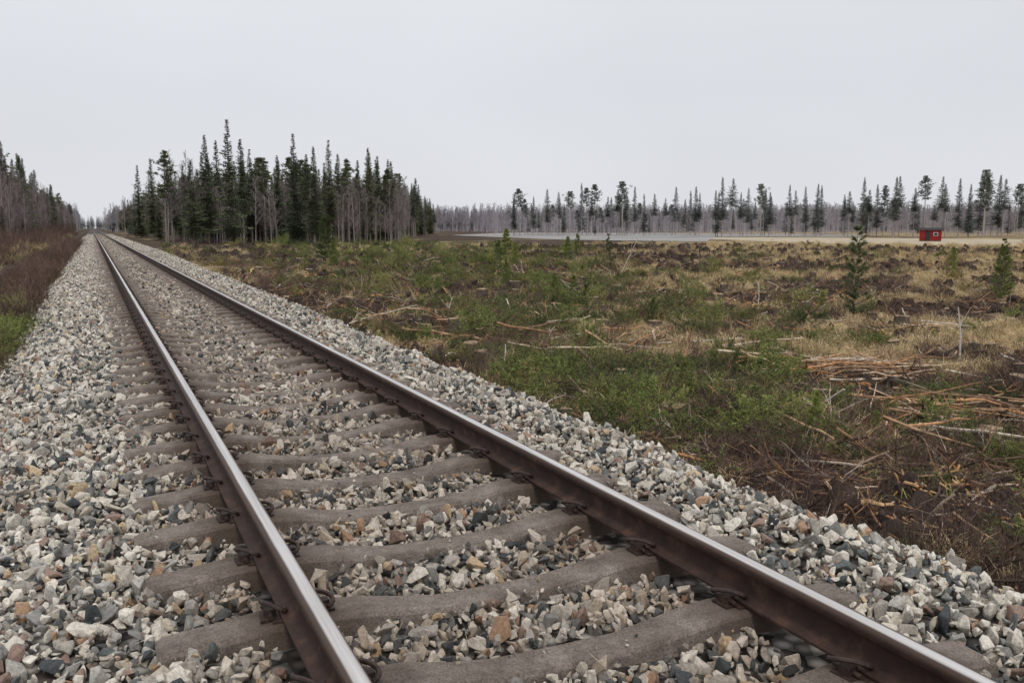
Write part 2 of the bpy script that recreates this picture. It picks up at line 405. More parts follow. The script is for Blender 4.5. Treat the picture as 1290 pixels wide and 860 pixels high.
o = scatter("sleepers", np.stack([rng.normal(0, .008, n), SY0+k*SP, rng.normal(0, .0015, n)], 1), np.stack([0*k, 0*k, rng.normal(0, .008, n)+np.where(rng.random(n) < .5, math.pi, 0)], 1), np.ones((n, 3)), rng.integers(0, 5, n), SL); o.parent = track
b = MB()
P_ = [(-.005, -.055, .016), (-.005, 0, .018), (-.006, .045, .02), (-.016, .066, .03), (-.033, .06, .043), (-.036, .03, .052), (-.022, .0, .058), (.0, -.03, .058), (.025, -.056, .05), (.045, -.056, .04), (.052, -.035, .032), (.053, -.005, .028)]
pts = []
for i in range(len(P_)-1):
    for t in (0, .5):
        p0 = Vector(P_[max(i-1, 0)]); p1 = Vector(P_[i]); p2 = Vector(P_[i+1]); p3 = Vector(P_[min(i+2, len(P_)-1)])
        pts.append(.5*((2*p1)+(-p0+p2)*t+(2*p0-5*p1+4*p2-p3)*t*t+(-p0+3*p1-3*p2+p3)*t**3))
pts.append(Vector(P_[-1])); b.tube(pts, [.0095]*len(pts), 8)
b.box(-.03, .018, -.022, .022, -.005, .036); b.box(-.045, .03, -.045, .045, -.006, .006); b.box(.0, .16, -.075, .075, -.004, .004)
CL = proto_coll("clip_kind", [b.mesh("clip", [MAT_CLIP])])
kk = np.arange(-6, 160); PP = []; RR = []
for cx in (-.798, .798):
    for sd in (-1, 1):
        for q in kk:
            PP.append((cx+sd*.092, SY0+q*SP, -.154)); RR.append((0, 0, (math.pi if sd > 0 else 0)+rng.normal(0, .05)))
n = len(PP); o = scatter("rail_clips", np.array(PP), np.array(RR), np.ones((n, 3))*.92, np.zeros(n, int), CL); o.parent = track

# ------------------------------------------------------------ tree prototypes
def spruce(seed, H, bare_, wid=.11, mats=None, step=.3):
    random.seed(seed); b = MB(); lean = U(-.01, .01)*H
    b.tube([(0, 0, -.3), (lean*.3, 0, H*.5), (lean, 0, H)], [H*.0095, H*.006, .015], 6, 1)
    zz = bare_*H
    while zz > 1.2 and zz > .05*H:
        zz -= .35
        for _ in range(2):
            a = U(0, 6.28); L = U(.4, 1.1); p = Vector((0, 0, zz)); b.blade(p, p+Vector((math.cos(a)*L, math.sin(a)*L, -.25*L)), .02, 1)
    side = [U(.75, 1.2) for _ in range(9)]; z = bare_*H
    while z < H*.99:
        t = (z-bare_*H)/(H*(1-bare_)); Rm = H*wid*1.2*((1-t)**1.05)*min(1, .6+t*3.5)*U(.7, 1.2)+.10
        cxp = lean*z/H
        for k in range(random.randint(6, 9)):
            if random.random() < .1: continue
            a = U(0, 6.28); L = Rm*U(.55, 1.15)*side[int(a/6.3*8)]
            d = Vector((math.cos(a), math.sin(a), 0)); lat = Vector((-d.y, d.x, 0))
            dr = .42*(1-t)-.25*t
            def pt(s): return Vector((cxp, 0, z))+d*L*s+Vector((0, 0, -dr*L*s+.18*L*s*s))
            ns = max(2, int(L/.28))
            for i in range(ns):
                s0 = (i+.3)/ns; p = pt(s0); w = (.34*L*(1-s0)+.14)*U(.7, 1.3)
                for sg in (-1, 1):
                    tip = p+lat*sg*w+d*w*.6+Vector((0, 0, -w*U(.15, .6)))
                    b.tri(p-d*.06, p+d*U(.12, .24), tip, 0)
                b.tri(p-d*.08, p+d*.14, p+Vector((U(-.1, .1), U(-.1, .1), -U(.2, .5)*(1-t*.7))), 0)
            b.tri(pt(.8)-lat*.08, pt(.8)+lat*.08, pt(1.08), 0)
        z += step*U(.8, 1.2)*(1-.35*t)
    return b.mesh("spruce", mats or [MAT_SPR, MAT_BARK])
def pine(seed, H, bare_, mats=None):
    random.seed(seed); b = MB(); lx = U(-.03, .03)*H
    b.tube([(0, 0, -.3), (lx*.2, 0, H*.4), (lx*.7, U(-.1, .1), H*.75), (lx, 0, H)], [H*.011, H*.009, H*.006, .03], 6, 1)
    z = bare_*H
    while z < H:
        t = (z-bare_*H)/(H*(1-bare_)); Rm = H*.13*(math.sin(math.pi*min(1, .18+.8*t))**.7)*U(.6, 1.25)
        for k in range(5):
            a = U(0, 6.28); L = Rm*U(.4, 1.15); d = Vector((math.cos(a), math.sin(a), U(.05, .5)))
            p0 = Vector((lx*z/H, 0, z)); p1 = p0+d*L; b.blade(p0, p1, .04, 1)
            for c in range(5):
                c0 = p0+d*L*U(.35, 1.05)+rv(.25); r = U(.22, .55)
                for q in range(14):
                    u = rv().normalized(); u.z = abs(u.z)*.8
                    e = rv().normalized()*.09; b.tri(c0+u*r*.25-e, c0+u*r*.25+e, c0+u*r*U(.7, 1.1), 0)
        z += .5*U(.6, 1.4)
    return b.mesh("pine", mats or [MAT_PIN, MAT_BARK])
def birch(seed, H, mats=None, thick=1.):
    random.seed(seed); b = MB(); lx = U(-.05, .05)*H
    b.tube([(0, 0, -.3), (lx*.3, U(-.1, .1), H*.5), (lx, 0, H*.97)], [.07*thick, .05*thick, .012], 5, 0)
    z = .22*H
    while z < H*.97:
        t = z/H; L = H*.17*(1.15-t)*U(.6, 1.3)+.3
        a = U(0, 6.28); d = Vector((math.cos(a), math.sin(a), U(.8, 1.8))).normalized(); p0 = Vector((lx*t*t, 0, z)); p1 = p0+d*L
        b.blade(p0, p1, .022*thick, 0)
        for k in range(5):
            s = U(.25, .95); q0 = p0+(p1-p0)*s; dd = (d+rv(.6)).normalized(); q1 = q0+dd*L*U(.3, .6); b.blade(q0, q1, .013*thick, 0)
            for j in range(4):
                r0 = q0+(q1-q0)*U(.3, 1); r1 = r0+(dd+rv(.8)).normalized()*U(.2, .5); b.blade(r0, r1, .010*thick, 0)
        z += .28
    return b.mesh("birch", mats or [MAT_BIR])
SPR = [spruce(i, 16+i % 3, [.05, .12, .22, .3, .08, .4][i], [.135, .15, .12, .125, .16, .115][i]) for i in range(6)]
PIN = [pine(20+i, 15, [.5, .6, .42][i]) for i in range(3)]
BIR = [birch(30+i, 13, None, 1.3) for i in range(4)]
WOOD = proto_coll("tree_kind", SPR+PIN+BIR)     # 0-5 spruce 6-8 pine 9-12 birch
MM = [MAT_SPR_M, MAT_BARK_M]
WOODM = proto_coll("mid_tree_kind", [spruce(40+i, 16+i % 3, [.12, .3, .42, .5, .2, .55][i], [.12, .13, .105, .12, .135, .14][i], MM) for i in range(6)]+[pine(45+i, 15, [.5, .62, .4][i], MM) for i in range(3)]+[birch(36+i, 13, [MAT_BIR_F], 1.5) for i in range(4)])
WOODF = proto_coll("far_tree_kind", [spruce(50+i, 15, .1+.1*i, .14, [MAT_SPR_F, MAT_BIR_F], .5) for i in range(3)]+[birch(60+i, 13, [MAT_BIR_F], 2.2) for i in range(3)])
HB = {0: 16, 1: 17, 2: 18, 3: 16, 4: 17, 5: 18, 6: 15, 7: 15, 8: 15, 9: 13, 10: 13, 11: 13, 12: 13}
CAMX = -1.414
def polar(bdeg, D): return CAMX+D*math.sin(R(bdeg)), D*math.cos(R(bdeg))
def wood(name, items, coll=WOOD, hb=HB):
    it = np.array(items, float); n = len(it)
    z = ground_h(it[:, 0], it[:, 1])
    s = np.array([i[2]/hb[int(i[3])] for i in items])
    sc = np.stack([s*rng.uniform(.85, 1.25, n), s*rng.uniform(.85, 1.25, n), s], 1)
    return scatter(name, np.stack([it[:, 0], it[:, 1], z], 1), zrot(n, .012), sc, it[:, 3].astype(int), coll)

random.seed(5)
front = [(2.6,230,17,0),(3.3,190,16,1),(4.0,165,15.2,6),(4.6,190,13.5,2),(5.5,150,13,4),(6.4,152,17.2,1),(7.0,160,17,4),(7.7,140,18.2,0),(8.4,148,16.2,3),(8.9,158,15.5,2),
 (9.7,165,14.5,7),(10.5,158,14.6,4),(11.5,152,17.6,0),(12.2,160,15,3),(12.6,150,15.6,1),(13.6,155,17,2),(14.1,165,15.5,5),(14.7,160,14,6),(15.3,165,14.5,4),(16.0,158,16.2,1),(16.5,165,15.2,0),(17.4,175,13.5,3)]
for (bd, D, h, kd) in front:
    x, y = polar(bd, D)
    nm = "spruce_tree" if kd < 6 else "pine_tree"
    me = (SPR+PIN)[kd]
    add_obj(nm, me, None, (x, y, float(ground_h(x, y))), U(0, 6.28), h/HB[kd])
items = []
for _ in range(120):
    bd = U(6.2, 17.8); D = 160+abs(random.gauss(0, 1))*45
    x, y = polar(bd, D); kd = random.choice([0, 1, 2, 3, 4, 5, 2, 5, 6, 7, 8]); h = U(7, 14.5)
    items.append((x, y, h*min(1.15, D/165), kd))
for _ in range(480):
    bd = U(5.5, 18.2); D = 150+abs(random.gauss(0, 1))*60
    x, y = polar(bd, D); items.append((x, y, U(4, 12)*min(1.2, D/165), random.choice([9, 10, 11, 12])))
for _ in range(340):
    t = random.random(); x0 = 50+t*90; y0 = 165+t*215; q = abs(random.gauss(0, 1))*25
    x = x0-q*.6; y = y0+q; kd = random.choice([0, 1, 2, 3, 4, 5, 9, 10, 11, 12, 9, 10]); items.append((x, y, (U(11, 17) if kd < 9 else U(8, 13)), kd))
for _ in range(480):
    y = 165+random.random()**1.3*900; x = 10+abs(random.gauss(0, 1))*14+y*.002; kd = random.choice([0, 1, 2, 3, 4, 6, 9, 10, 11, 12, 9, 10])
    items.append((x, y, U(9, 15.5), kd))
wood("spruce_forest", items)
items = []
for _ in range(1200):   # left forest
    y = 150+random.random()**1.2*950; x = -12.5-abs(random.gauss(0, 1))*14; kd = random.choice([0, 1, 3, 4, 6, 9, 10, 11, 12, 9, 10, 11, 12, 9])
    items.append((x, y, (U(11, 18) if kd < 9 else U(9, 15)), kd))
for _ in range(480):
    y = U(150, 620); x = -11-random.random()*3; items.append((x, y, U(4, 11), random.choice([9, 10, 11, 12, 0])))
wood("mixed_forest", items)
items = []
def px2b(px): return math.degrees(math.atan((px-645)/1140))+24.9
for px, top in [(648,246),(655,240),(661,250),(672,246),(689,236),(703,240),(706,250),(718,244),(733,234),(739,240),(745,250),(749,236),(765,248),(777,238),(784,232),(787,246),(799,236),(811,244),(824,242),(838,250),(851,238),(869,240),(876,236),(909,226),(920,228),(932,244),(941,236),(958,232),(963,240),(968,246),(994,238),(1001,242),(1013,240),(1028,236),(1034,234),(1062,246),(1068,242),(1086,229),(1093,240),(1104,238),(1112,236),(1125,228),(1132,226),(1150,240),(1164,230),(1184,228),(1190,236),(1207,230),(1220,236),(1232,222),(1238,226),(1256,226),(1262,234),(1280,240),(1284,244),(1300,230),(1315,236),(1330,226),(1350,238)]:
    D = U(270, 310) if px < 890 else U(240, 285)
    h = (287-top)*D/1140+2.46
    for j in range(random.choice([1, 2, 2, 3])):
        x, y = polar(px2b(px+(U(-9, 9) if j else 0)), D+U(0, 40)*j)
        kd = random.choice([0, 1, 2, 3, 4, 5, 1, 7] if px < 1080 else [0, 1, 4, 3, 6, 7, 8, 6, 5])
        items.append((x, y, h*(U(.95, 1.05) if j == 0 else U(.45, .95)), kd))
for _ in range(950):
    b_ = U(23, 60); D = U(285, 520); x, y = polar(b_, D); items.append((x, y, U(5, 13)*min(1.15, D/380), random.choice([9, 10, 11, 12])))
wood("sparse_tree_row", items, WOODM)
items = []
for _ in range(6500):
    b_ = U(-12, 60); D = U(560, 860); x, y = polar(b_, D)
    if abs(x) < 9: continue
    items.append((x, y, U(11, 18), random.choice([0, 1, 3, 4, 5, 3, 4, 5, 3, 4])))
HF = {0: 15, 1: 15, 2: 15, 3: 13, 4: 13, 5: 13}
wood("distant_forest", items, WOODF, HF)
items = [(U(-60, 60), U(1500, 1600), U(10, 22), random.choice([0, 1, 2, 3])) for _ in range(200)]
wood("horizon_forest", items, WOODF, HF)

# ------------------------------------------------------------ undergrowth prototypes
def spray(b, p, d, L, n, nl, nw, m=0, stem=.004):
    d = d.normalized(); q = p+d*L
    b.blade(p, q, stem, 1)
    for i in range(n):
        s = U(.05, 1.0); c = p+d*L*s; u = (rv().normalized()*.9+d*.7).normalized()
        e = u.cross(rv().normalized()).normalized()*nw
        b.tri(c-e, c+e, c+u*nl*U(.6, 1.2), m)
def brush(seed, flat=.4, nb=34, nl=.045, r=.45, mat=None, up=.1):
    random.seed(seed); b = MB()
    for i in range(nb):
        a = U(0, 6.28); p = Vector((U(-.25, .25), U(-.25, .25), U(0, flat*.5)))
        d = Vector((math.cos(a), math.sin(a), U(up, up+flat*1.6)))
        L = U(.4, 1)*r; spray(b, p, d, L, 26, nl, .006)
        for j in range(4):
            s = U(.3, .9); spray(b, p+d.normalized()*L*s, d+rv(.8), L*.4, 12, nl, .006)
    return b.mesh("brush", [mat or MAT_BRUSH, MAT_SHRUB])
BR = proto_coll("brush_kind", [brush(70), brush(71, .25), brush(72, .6), brush(73, .3, 22, .06), brush(74, .9, 30, .05, .5, MAT_BRIGHT, .5)])
def tuft(seed, n, L, mat, spread=.12):
    random.seed(seed); b = MB()
    for i in range(n):
        a = U(0, 6.28); p = Vector((U(-spread, spread), U(-spread, spread), -.02)); l = L*U(.5, 1.1); o = U(.1, .9)
        d = Vector((math.cos(a)*o, math.sin(a)*o, 1)); m_ = p+d.normalized()*l*.55; q = m_+Vector((d.x*1.6, d.y*1.6, .35-o*.7)).normalized()*l*.5
        w = Vector((-math.sin(a), math.cos(a), 0))*.0035
        b.quad(p-w, p+w, m_+w*.8, m_-w*.8); b.tri(m_-w*.8, m_+w*.8, q)
    return b.mesh("tuft", [mat])
GR = proto_coll("grass_kind", [tuft(80, 70, .32, MAT_STRAW), tuft(81, 55, .26, MAT_STRAW, .16), tuft(82, 80, .38, MAT_STRAW, .14), tuft(83, 50, .2, MAT_GRN, .15), tuft(84, 60, .15, MAT_GRN, .2)])
def twig(seed, side=3, wild=.35):
    random.seed(seed); b = MB(); P = [Vector((0, 0, 0))]; d = Vector((1, U(-.1, .1), .05))
    for i in range(6): d = (d+rv(wild)*.8).normalized(); d.z *= .7; P.append(P[-1]+d*.16)
    off = P[-1]*.5; off.z = 0; P = [p-off for p in P]
    b.tube(P, [.013, .012, .0105, .009, .007, .005, .002], 5)
    for i in range(side):
        s = random.randint(1, 5); p = P[s]; dd = ((P[s+1]-P[s]).normalized()+rv(.9)).normalized(); L = U(.12, .38); q = p+dd*L; m_ = p+dd*L*.5+rv(.03)
        b.tube([p, m_, q], [.0055, .004, .0015], 3)
        for j in range(3):
            c = p+dd*L*U(.3, .95); b.blade(c, c+(dd+rv(.9)).normalized()*U(.06, .16), .0025)
    return b.mesh("twig", [MAT_TWIG])
TW = proto_coll("twig_kind", [twig(90+i, [2, 5, 7, 9, 3, 8][i]) for i in range(6)])
def shrub(seed, n=34, H=.55, mat=None, lean=.7, w=.0035):
    random.seed(seed); b = MB()
    for i in range(n):
        p = Vector((U(-.2, .2), U(-.2, .2), 0)); d = Vector((U(-lean, lean), U(-lean, lean), 1)).normalized(); q = p+d*H*U(.4, 1.1); b.blade(p, q, w)
        for j in range(5):
            s = U(.2, .95); c = p+(q-p)*s; b.blade(c, c+(d+rv(.8)).normalized()*H*U(.12, .35), w*.6)
    return b.mesh("shrub", [mat or MAT_SHRUB])
SH = proto_coll("shrub_kind", [shrub(100), shrub(101, 26, .7), shrub(102, 55, .35, None, 1.8), shrub(103, 60, .32, MAT_HEATH, 1.2, .005), shrub(104, 70, .25, MAT_HEATH, 1.4, .006)])

def field(n, d0, d1, maskf=None, b0=4, b1=66, pw=1.0, xmin=3.6):
    D = d0*(d1/d0)**(rng.random(n)**pw); b_ = np.radians(rng.uniform(b0, b1, n))
    x = CAMX+D*np.sin(b_); y = D*np.cos(b_); k = (x > xmin+.25*rng.random(n))
    if maskf is not None: k &= rng.random(n) < maskf(x, y)
    x, y, D = x[k], y[k], D[k]
    return x, y, ground_h(x, y), D
def put(name, xyzD, s, idx, coll, tilt=.12, grow=40, lift=0., scl=None):
    x, y, z, D = xyzD; n = len(x)
    s = s*(1+D/grow)
    if scl is None: scl = uni(s)
    return scatter(name, np.stack([x, y, z+lift], 1), zrot(n, tilt), scl, idx, coll)

f = field(26000, 6, 140, lambda x, y: np.clip((straw_mask(x, y)-.38)*3.0, .015, 1))
put("dry_grass", f, rng.uniform(.45, 1.0, len(f[0])), rng.choice([0, 1, 2], len(f[0])), GR, .25, 60)
f = field(15000, 5, 120, lambda x, y: np.clip((green_mask(x, y)-.24)*1.9, .05, 1))
put("green_grass", f, rng.uniform(.5, 1.1, len(f[0])), rng.choice([3, 4, 3, 4, 1], len(f[0])), GR, .2, 45)
def bw(x, y):
    return np.clip((green_mask(x, y)-.24)*2.3*sm(.45, .56, vn(x, y, 1.4, 77)*.6+fbm(x, y, 4.0, 78)*.4), .012, 1)
f = field(8500, 6.0, 130, bw)
put("spruce_brushwood", f, rng.uniform(.3, .88, len(f[0])), rng.choice([0, 1, 2, 3, 1, 4], len(f[0]), p=[.2, .24, .16, .15, .17, .08]), BR, .25, 60)
# distinct low evergreen mounds by the bank
for (cx_, cy_, r_, n_) in [(6.0, 10.1, .55, 34), (4.9, 12.0, .5, 20), (7.2, 9.0, .5, 20), (5.6, 7.2, .4, 12), (8.2, 12.6, .6, 18), (5.2, 15.2, .6, 22), (9.5, 9.0, .5, 12), (6.9, 6.2, .35, 8)]:
    x = rng.normal(cx_, r_, n_); y = rng.normal(cy_, r_, n_)
    scatter("evergreen_bush", np.stack([x, y, ground_h(x, y)+.02], 1), zrot(n_, .25), uni(rng.uniform(.4, .85, n_)), rng.choice([0, 1, 2, 3], n_), BR)
f = field(22000, 5.2, 75, lambda x, y: (.16+.84*sm(.38, .60, fbm(x, y, 2.2, 88)))*np.clip(1.15-straw_mask(x, y)*1.1, .12, 1))
n = len(f[0]); s = rng.uniform(.25, 1.05, n)*(1+f[3]/60)
put("fallen_branches", f, 1, rng.integers(0, 6, n), TW, .3, 1e9, .05, np.stack([s, s, s*rng.uniform(.8, 1.3, n)], 1))
WCN = field(9000, 5.5, 70, lambda x, y: .08+.92*sm(.45, .62, fbm(x, y, 3, 188)))
f2 = field(5600, 5.0, 110, lambda x, y: .15+.6*sm(.45, .6, fbm(x, y, 3.1, 91))+.4*(1-sm(8, 12, np.hypot(x+1.4, y))))
put("bare_shrubs", f2, rng.uniform(.4, 1.0, len(f2[0])), rng.choice([0, 1, 2, 2, 2], len(f2[0])), SH, .2, 70)
MAT_PEAT = simple("peat", (.045, .032, .026), .95, .4, 10)
pc = []
for i in range(5):
    me = rocks[i].copy(); me.materials.clear(); me.materials.append(MAT_PEAT); pc.append(me)
PC = proto_coll("peat_kind", pc)
f = field(22000, 5.0, 120, lambda x, y: .07+.93*bare(x, y))
n = len(f[0]); put("peat_clods", f, 1, rng.integers(0, 5, n), PC, 1.0, 1e9, 0, uni(rng.uniform(.05, .28, n)*(1+f[3]/25)))
def stump(seed):
    random.seed(seed); b = MB(); r = U(.06, .10); h = U(.08, .18); n = 12; ring = []
    jit = [U(.9, 1.15) for _ in range(n)]
    for zz, k in ((-.15, 1.6), (.02, 1.25), (.05, 1.05), (h, 1.0)):
        st_ = len(b.v); b.v += [Vector((math.cos(6.283*i/n)*r*k*(1+(jit[i]-1)*k), math.sin(6.283*i/n)*r*k*(1+(jit[i]-1)*k), zz+U(-.008, .008))) for i in range(n)]; ring.append(st_)
    for a_, c_ in zip(ring, ring[1:]):
        for i in range(n): b.f.append((a_+i, a_+(i+1) % n, c_+(i+1) % n, c_+i)); b.m.append(0)
    b.f.append(tuple(ring[-1]+i for i in range(n))); b.m.append(1)
    return b.mesh("stump", [simple("stump_bark%d" % seed, (.10, .08, .065), .9, .4, 12), simple("stump_cut%d" % seed, (.30, .215, .14), .85, .45, 25)])
ST = proto_coll("stump_kind", [stump(i) for i in range(4)])
f = field(240, 11, 110); n = len(f[0])
put("tree_stumps", f, rng.uniform(.7, 1.4, n), rng.integers(0, 4, n), ST, .05, 60)
# left verge
n = 2400; x = rng.uniform(-4.5, -2.7, n); y = 3+rng.random(n)**1.5*110
scatter("heather_strip", np.stack([x, y, ground_h(x, y)-.02], 1), zrot(n, .15), uni(rng.uniform(.5, 1.4, n)*(1+y/120)), rng.choice([3, 4, 4, 2, 0], n), SH)
n = 2600; x = rng.uniform(-4.5, -2.8, n); y = 5+rng.random(n)**1.5*110
scatter("verge_tufts", np.stack([x, y, ground_h(x, y)-.01], 1), zrot(n, .15), uni(rng.uniform(.6, 1.4, n)*(1+y/100)), rng.choice([1, 3, 4, 3], n), GR)
n = 2200; x = -5.7-rng.random(n)*7; y = 20+rng.random(n)**1.5*220
scatter("verge_grass", np.stack([x, y, ground_h(x, y)], 1), zrot(n, .15), uni(rng.uniform(.6, 1.3, n)*(1+y/60)), rng.choice([0, 1, 3, 4, 3, 4, 3, 4], n), GR)
n = 700; x = -5.7-rng.random(n)*9; y = 30+rng.random(n)**1.3*260
scatter("verge_shrubs", np.stack([x, y, ground_h(x, y)], 1), zrot(n, .15), uni(rng.uniform(.8, 1.8, n)*(1+y/100)), rng.choice([0, 1, 2, 3], n), SH)
n = 40; x = rng.normal(-3.0, .25, n); y = rng.normal(16.5, 1.9, n)
scatter("juniper_bush", np.stack([x, y, ground_h(x, y)], 1), zrot(n, .15), uni(rng.uniform(.5, .95, n)), rng.choice([0, 2, 4], n), BR)

# birch pole piles
random.seed(12)
def pole(seed, mat=None):
    random.seed(seed); b = MB(); P = [Vector((-.5, 0, 0))]
    for i in range(5): P.append(P[-1]+Vector((.2, U(-.022, .022), U(-.018, .018))))
    b.tube(P, [.011, .0105, .0095, .008, .0065, .005], 6); return b.mesh("pole", [mat or MAT_POLE])
PO = proto_coll("pole_kind", [pole(i) for i in range(8)])
CH = proto_coll("chip_kind", [pole(i, MAT_CHIP) for i in range(4)])
n = len(WCN[0]); a = rng.uniform(0, 6.28, n); g_ = 1+WCN[3]/40
scatter("wood_chips", np.stack([WCN[0], WCN[1], WCN[2]+.06], 1), np.stack([rng.uniform(0, 6, n), rng.normal(0, .3, n), a], 1), np.stack([rng.uniform(.05, .34, n)*g_, rng.uniform(.7, 1.8, n)*g_, rng.uniform(.5, 1.2, n)*g_], 1), rng.integers(0, 4, n), CH)
def pile(name, cx, cy, ext, w, n, ang, la=.28, L0=.4, L1=2.0, hh=.3):
    u = rng.normal(0, ext, n); v = rng.normal(0, w, n); a = ang+rng.normal(0, la, n)
    x = cx+u*math.cos(ang)-v*math.sin(ang); y = cy+u*math.sin(ang)+v*math.cos(ang)
    z = ground_h(x, y)+.12+rng.random(n)*hh*np.exp(-(v/w)**2*.5)
    L = rng.uniform(L0, L1, n); t = rng.uniform(1.2, 3.0, n)*.8
    return scatter(name, np.stack([x, y, z], 1), np.stack([rng.uniform(0, 6, n), rng.normal(0, .14, n), a], 1), np.stack([L, t, t], 1), rng.integers(0, 8, n), PO)
pile("birch_log_pile", 9.8, 11.2, .8, .45, 75, R(-28), .5)
pile("birch_log_pile", 8.9, 7.9, .7, .45, 32, R(-50), .7)
pile("birch_log_pile", 7.6, 5.6, 1.0, .6, 14, R(-40), .8)
pile("birch_log_pile", 8.6, 14.8, 1.1, .6, 18, R(-10), .7)
pile("birch_log_pile", 14, 15, 1.6, .6, 14, R(-30), .6)
pile("birch_log_pile", 6.8, 17, 1.4, 1.0, 22, R(10), 1.0)
pile("birch_log_pile", 5.8, 21, 1.2, 1.6, 24, R(30), 1.2)
f = field(420, 8, 60, lambda x, y: .2+.8*sm(.45, .6, fbm(x, y, 5, 120))); n = len(f[0]); a = rng.uniform(-1.9, 1.4, n)
L = rng.uniform(.3, 1.1, n)*(1+f[3]/80); t = rng.uniform(.9, 2.0, n)*(1+f[3]/80)
scatter("scattered_poles", np.stack([f[0], f[1], f[2]+.08], 1), np.stack([rng.uniform(0, 6, n), rng.normal(0, .2, n), a], 1), np.stack([L, t, t], 1), rng.integers(0, 8, n), PO)

MAT_WB = simple("birch_bark", (.55, .52, .47), .8, .35, 20)
def stick(name, x, y, top, r, forks=2, mat=MAT_WB):
    b = MB(); g = float(ground_h(x, y)); p0 = Vector((0, 0, -.1)); tp = Vector(top)
    mid = tp*.5+rv(.04); b.tube([p0, mid, tp], [r, r*.8, r*.4], 6)
    for i in range(forks):
        q = mid.lerp(tp, U(0, .7)); b.tube([q, q+(tp.normalized()+rv(.9)).normalized()*tp.length*U(.2, .4)], [r*.45, r*.15], 4)
    add_obj(name, b.mesh(name, [mat]), None, (x, y, g))
stick("dead_birch_sapling", 12.6, 11.1, (-.12, 0, 1.05), .022, 1)
stick("dead_branch", 7.2, 12.1, (.35, .1, .8), .02, 4, MAT_TWIG)
stick("broken_birch_stub", 4.6, 13.3, (.05, 0, .5), .02, 2)
stick("white_birch_log", 6.5, 15.3, (.7, -.3, .12), .03, 1)
stick("dead_branch", 22, 38, (.9, -.3, 1.9), .03, 5, MAT_TWIG)
stick("dead_birch_sapling", 15.5, 20, (.1, .1, .9), .015, 2)

# young conifers standing in the clearing
def young(seed, H, dens=1., mat=None, nl=.06, wid=.22, sparse=.0, nw=.004):
    random.seed(seed); b = MB()
    b.tube([(0, 0, -.1), (U(-.02, .02)*H, 0, H*.5), (0, 0, H)], [.022*H/2.3, .014*H/2.3, .005], 6, 1)
    z = .12*H
    while z < H:
        t = z/H
        for k in range(random.randint(4, 6)):
            if random.random() < sparse: continue
            a = U(0, 6.28); L = H*wid*(1.08-t)*U(.5, 1.2)*(1 if t > .3 else .7); d = Vector((math.cos(a), math.sin(a), .35+t*.5))
            p = Vector((0, 0, z)); spray(b, p, d, L, int(34*dens), nl, nw, 0, .008)
            for j in range(3): spray(b, p+d.normalized()*L*U(.3, .9), d+rv(.6), L*.45, int(16*dens), nl, nw, 0, .004)
        z += H*.055*U(.7, 1.3)
    return b.mesh("young", [mat or MAT_BRUSH, MAT_BARK])
MAT_YP = simple("sapling_needles", (.08, .105, .045), .8, .4, 9)
Y1 = young(201, 2.6, 1.4, MAT_YP, .085, .30, .2, .007); Y2 = young(202, 1.5, 1.6, MAT_BRIGHT, .07, .36, 0, .006); Y3 = young(203, 1.5, 1.6, MAT_BRUSH, .05, .34, 0, .006)
for nm, me, x, y, s in [("pine_sapling", Y1, 16.8, 17.7, 1.0), ("pine_sapling", Y2, 40, 33.6, 1.0), ("pine_sapling", Y3, 26, 20.3, 1.3), ("pine_sapling", Y3, 15.6, 17.6, .55),
    ("pine_sapling", Y2, 6.0, 7.7, .40), ("pine_sapling", Y3, 6.5, 7.3, .28), ("pine_sapling", Y2, 26, 60, 1.6), ("pine_sapling", Y2, 30, 58, 1.2), ("pine_sapling", Y3, 5.9, 10.1, .5), ("pine_sapling", Y3, 12, 23.6, .6),
    ("pine_sapling", Y3, 13, 33, .9), ("pine_sapling", Y2, 15, 36, .8), ("pine_sapling", Y3, 20, 48, 1.3), ("pine_sapling", Y2, 22, 50, 1.1), ("pine_sapling", Y3, 13, 61, 2.2), ("pine_sapling", Y1, 25, 44, .8), ("pine_sapling", Y3, 33, 62, 1.3), ("pine_sapling", Y3, 11, 18.5, .5), ("pine_sapling", Y1, 31, 24, .8), ("pine_sapling", Y2, 12, 55, 1.1),("pine_sapling", Y3, 12.2, 26, .7),("pine_sapling", Y3, 14, 28, .6)]:
    add_obj(nm, me, None, (x, y, float(ground_h(x, y))), U(0, 6), s)

# ------------------------------------------------------------ far ground features
def sheet(name, pts, z, mat):
    add_obj(name, make_mesh(name, [(x, y, z) for x, y in pts], [tuple(range(len(pts)))], [mat]))
MAT_SAND = simple("sand_road", (.40, .34, .25), .95, .2, .3)
MAT_WET = simple("wet_gravel", (.25, .24, .23), .6, .35, .06)
inner = [polar(b_, D) for b_, D in ((30, 240), (38, 190), (43, 150), (48, 134), (54, 122), (62, 116))]
outer = [polar(b_, D) for b_, D in ((62, 205), (54, 220), (48, 232), (43, 234), (38, 240), (30, 262))]
sheet("dirt_road", inner+outer, -1.15, MAT_SAND)
sheet("gravel_yard", [polar(21, 300), polar(28, 185), polar(37, 160), polar(37.6, 250), polar(46, 260), polar(46, 330), polar(34, 420), polar(25, 460)], -1.13, MAT_WET)

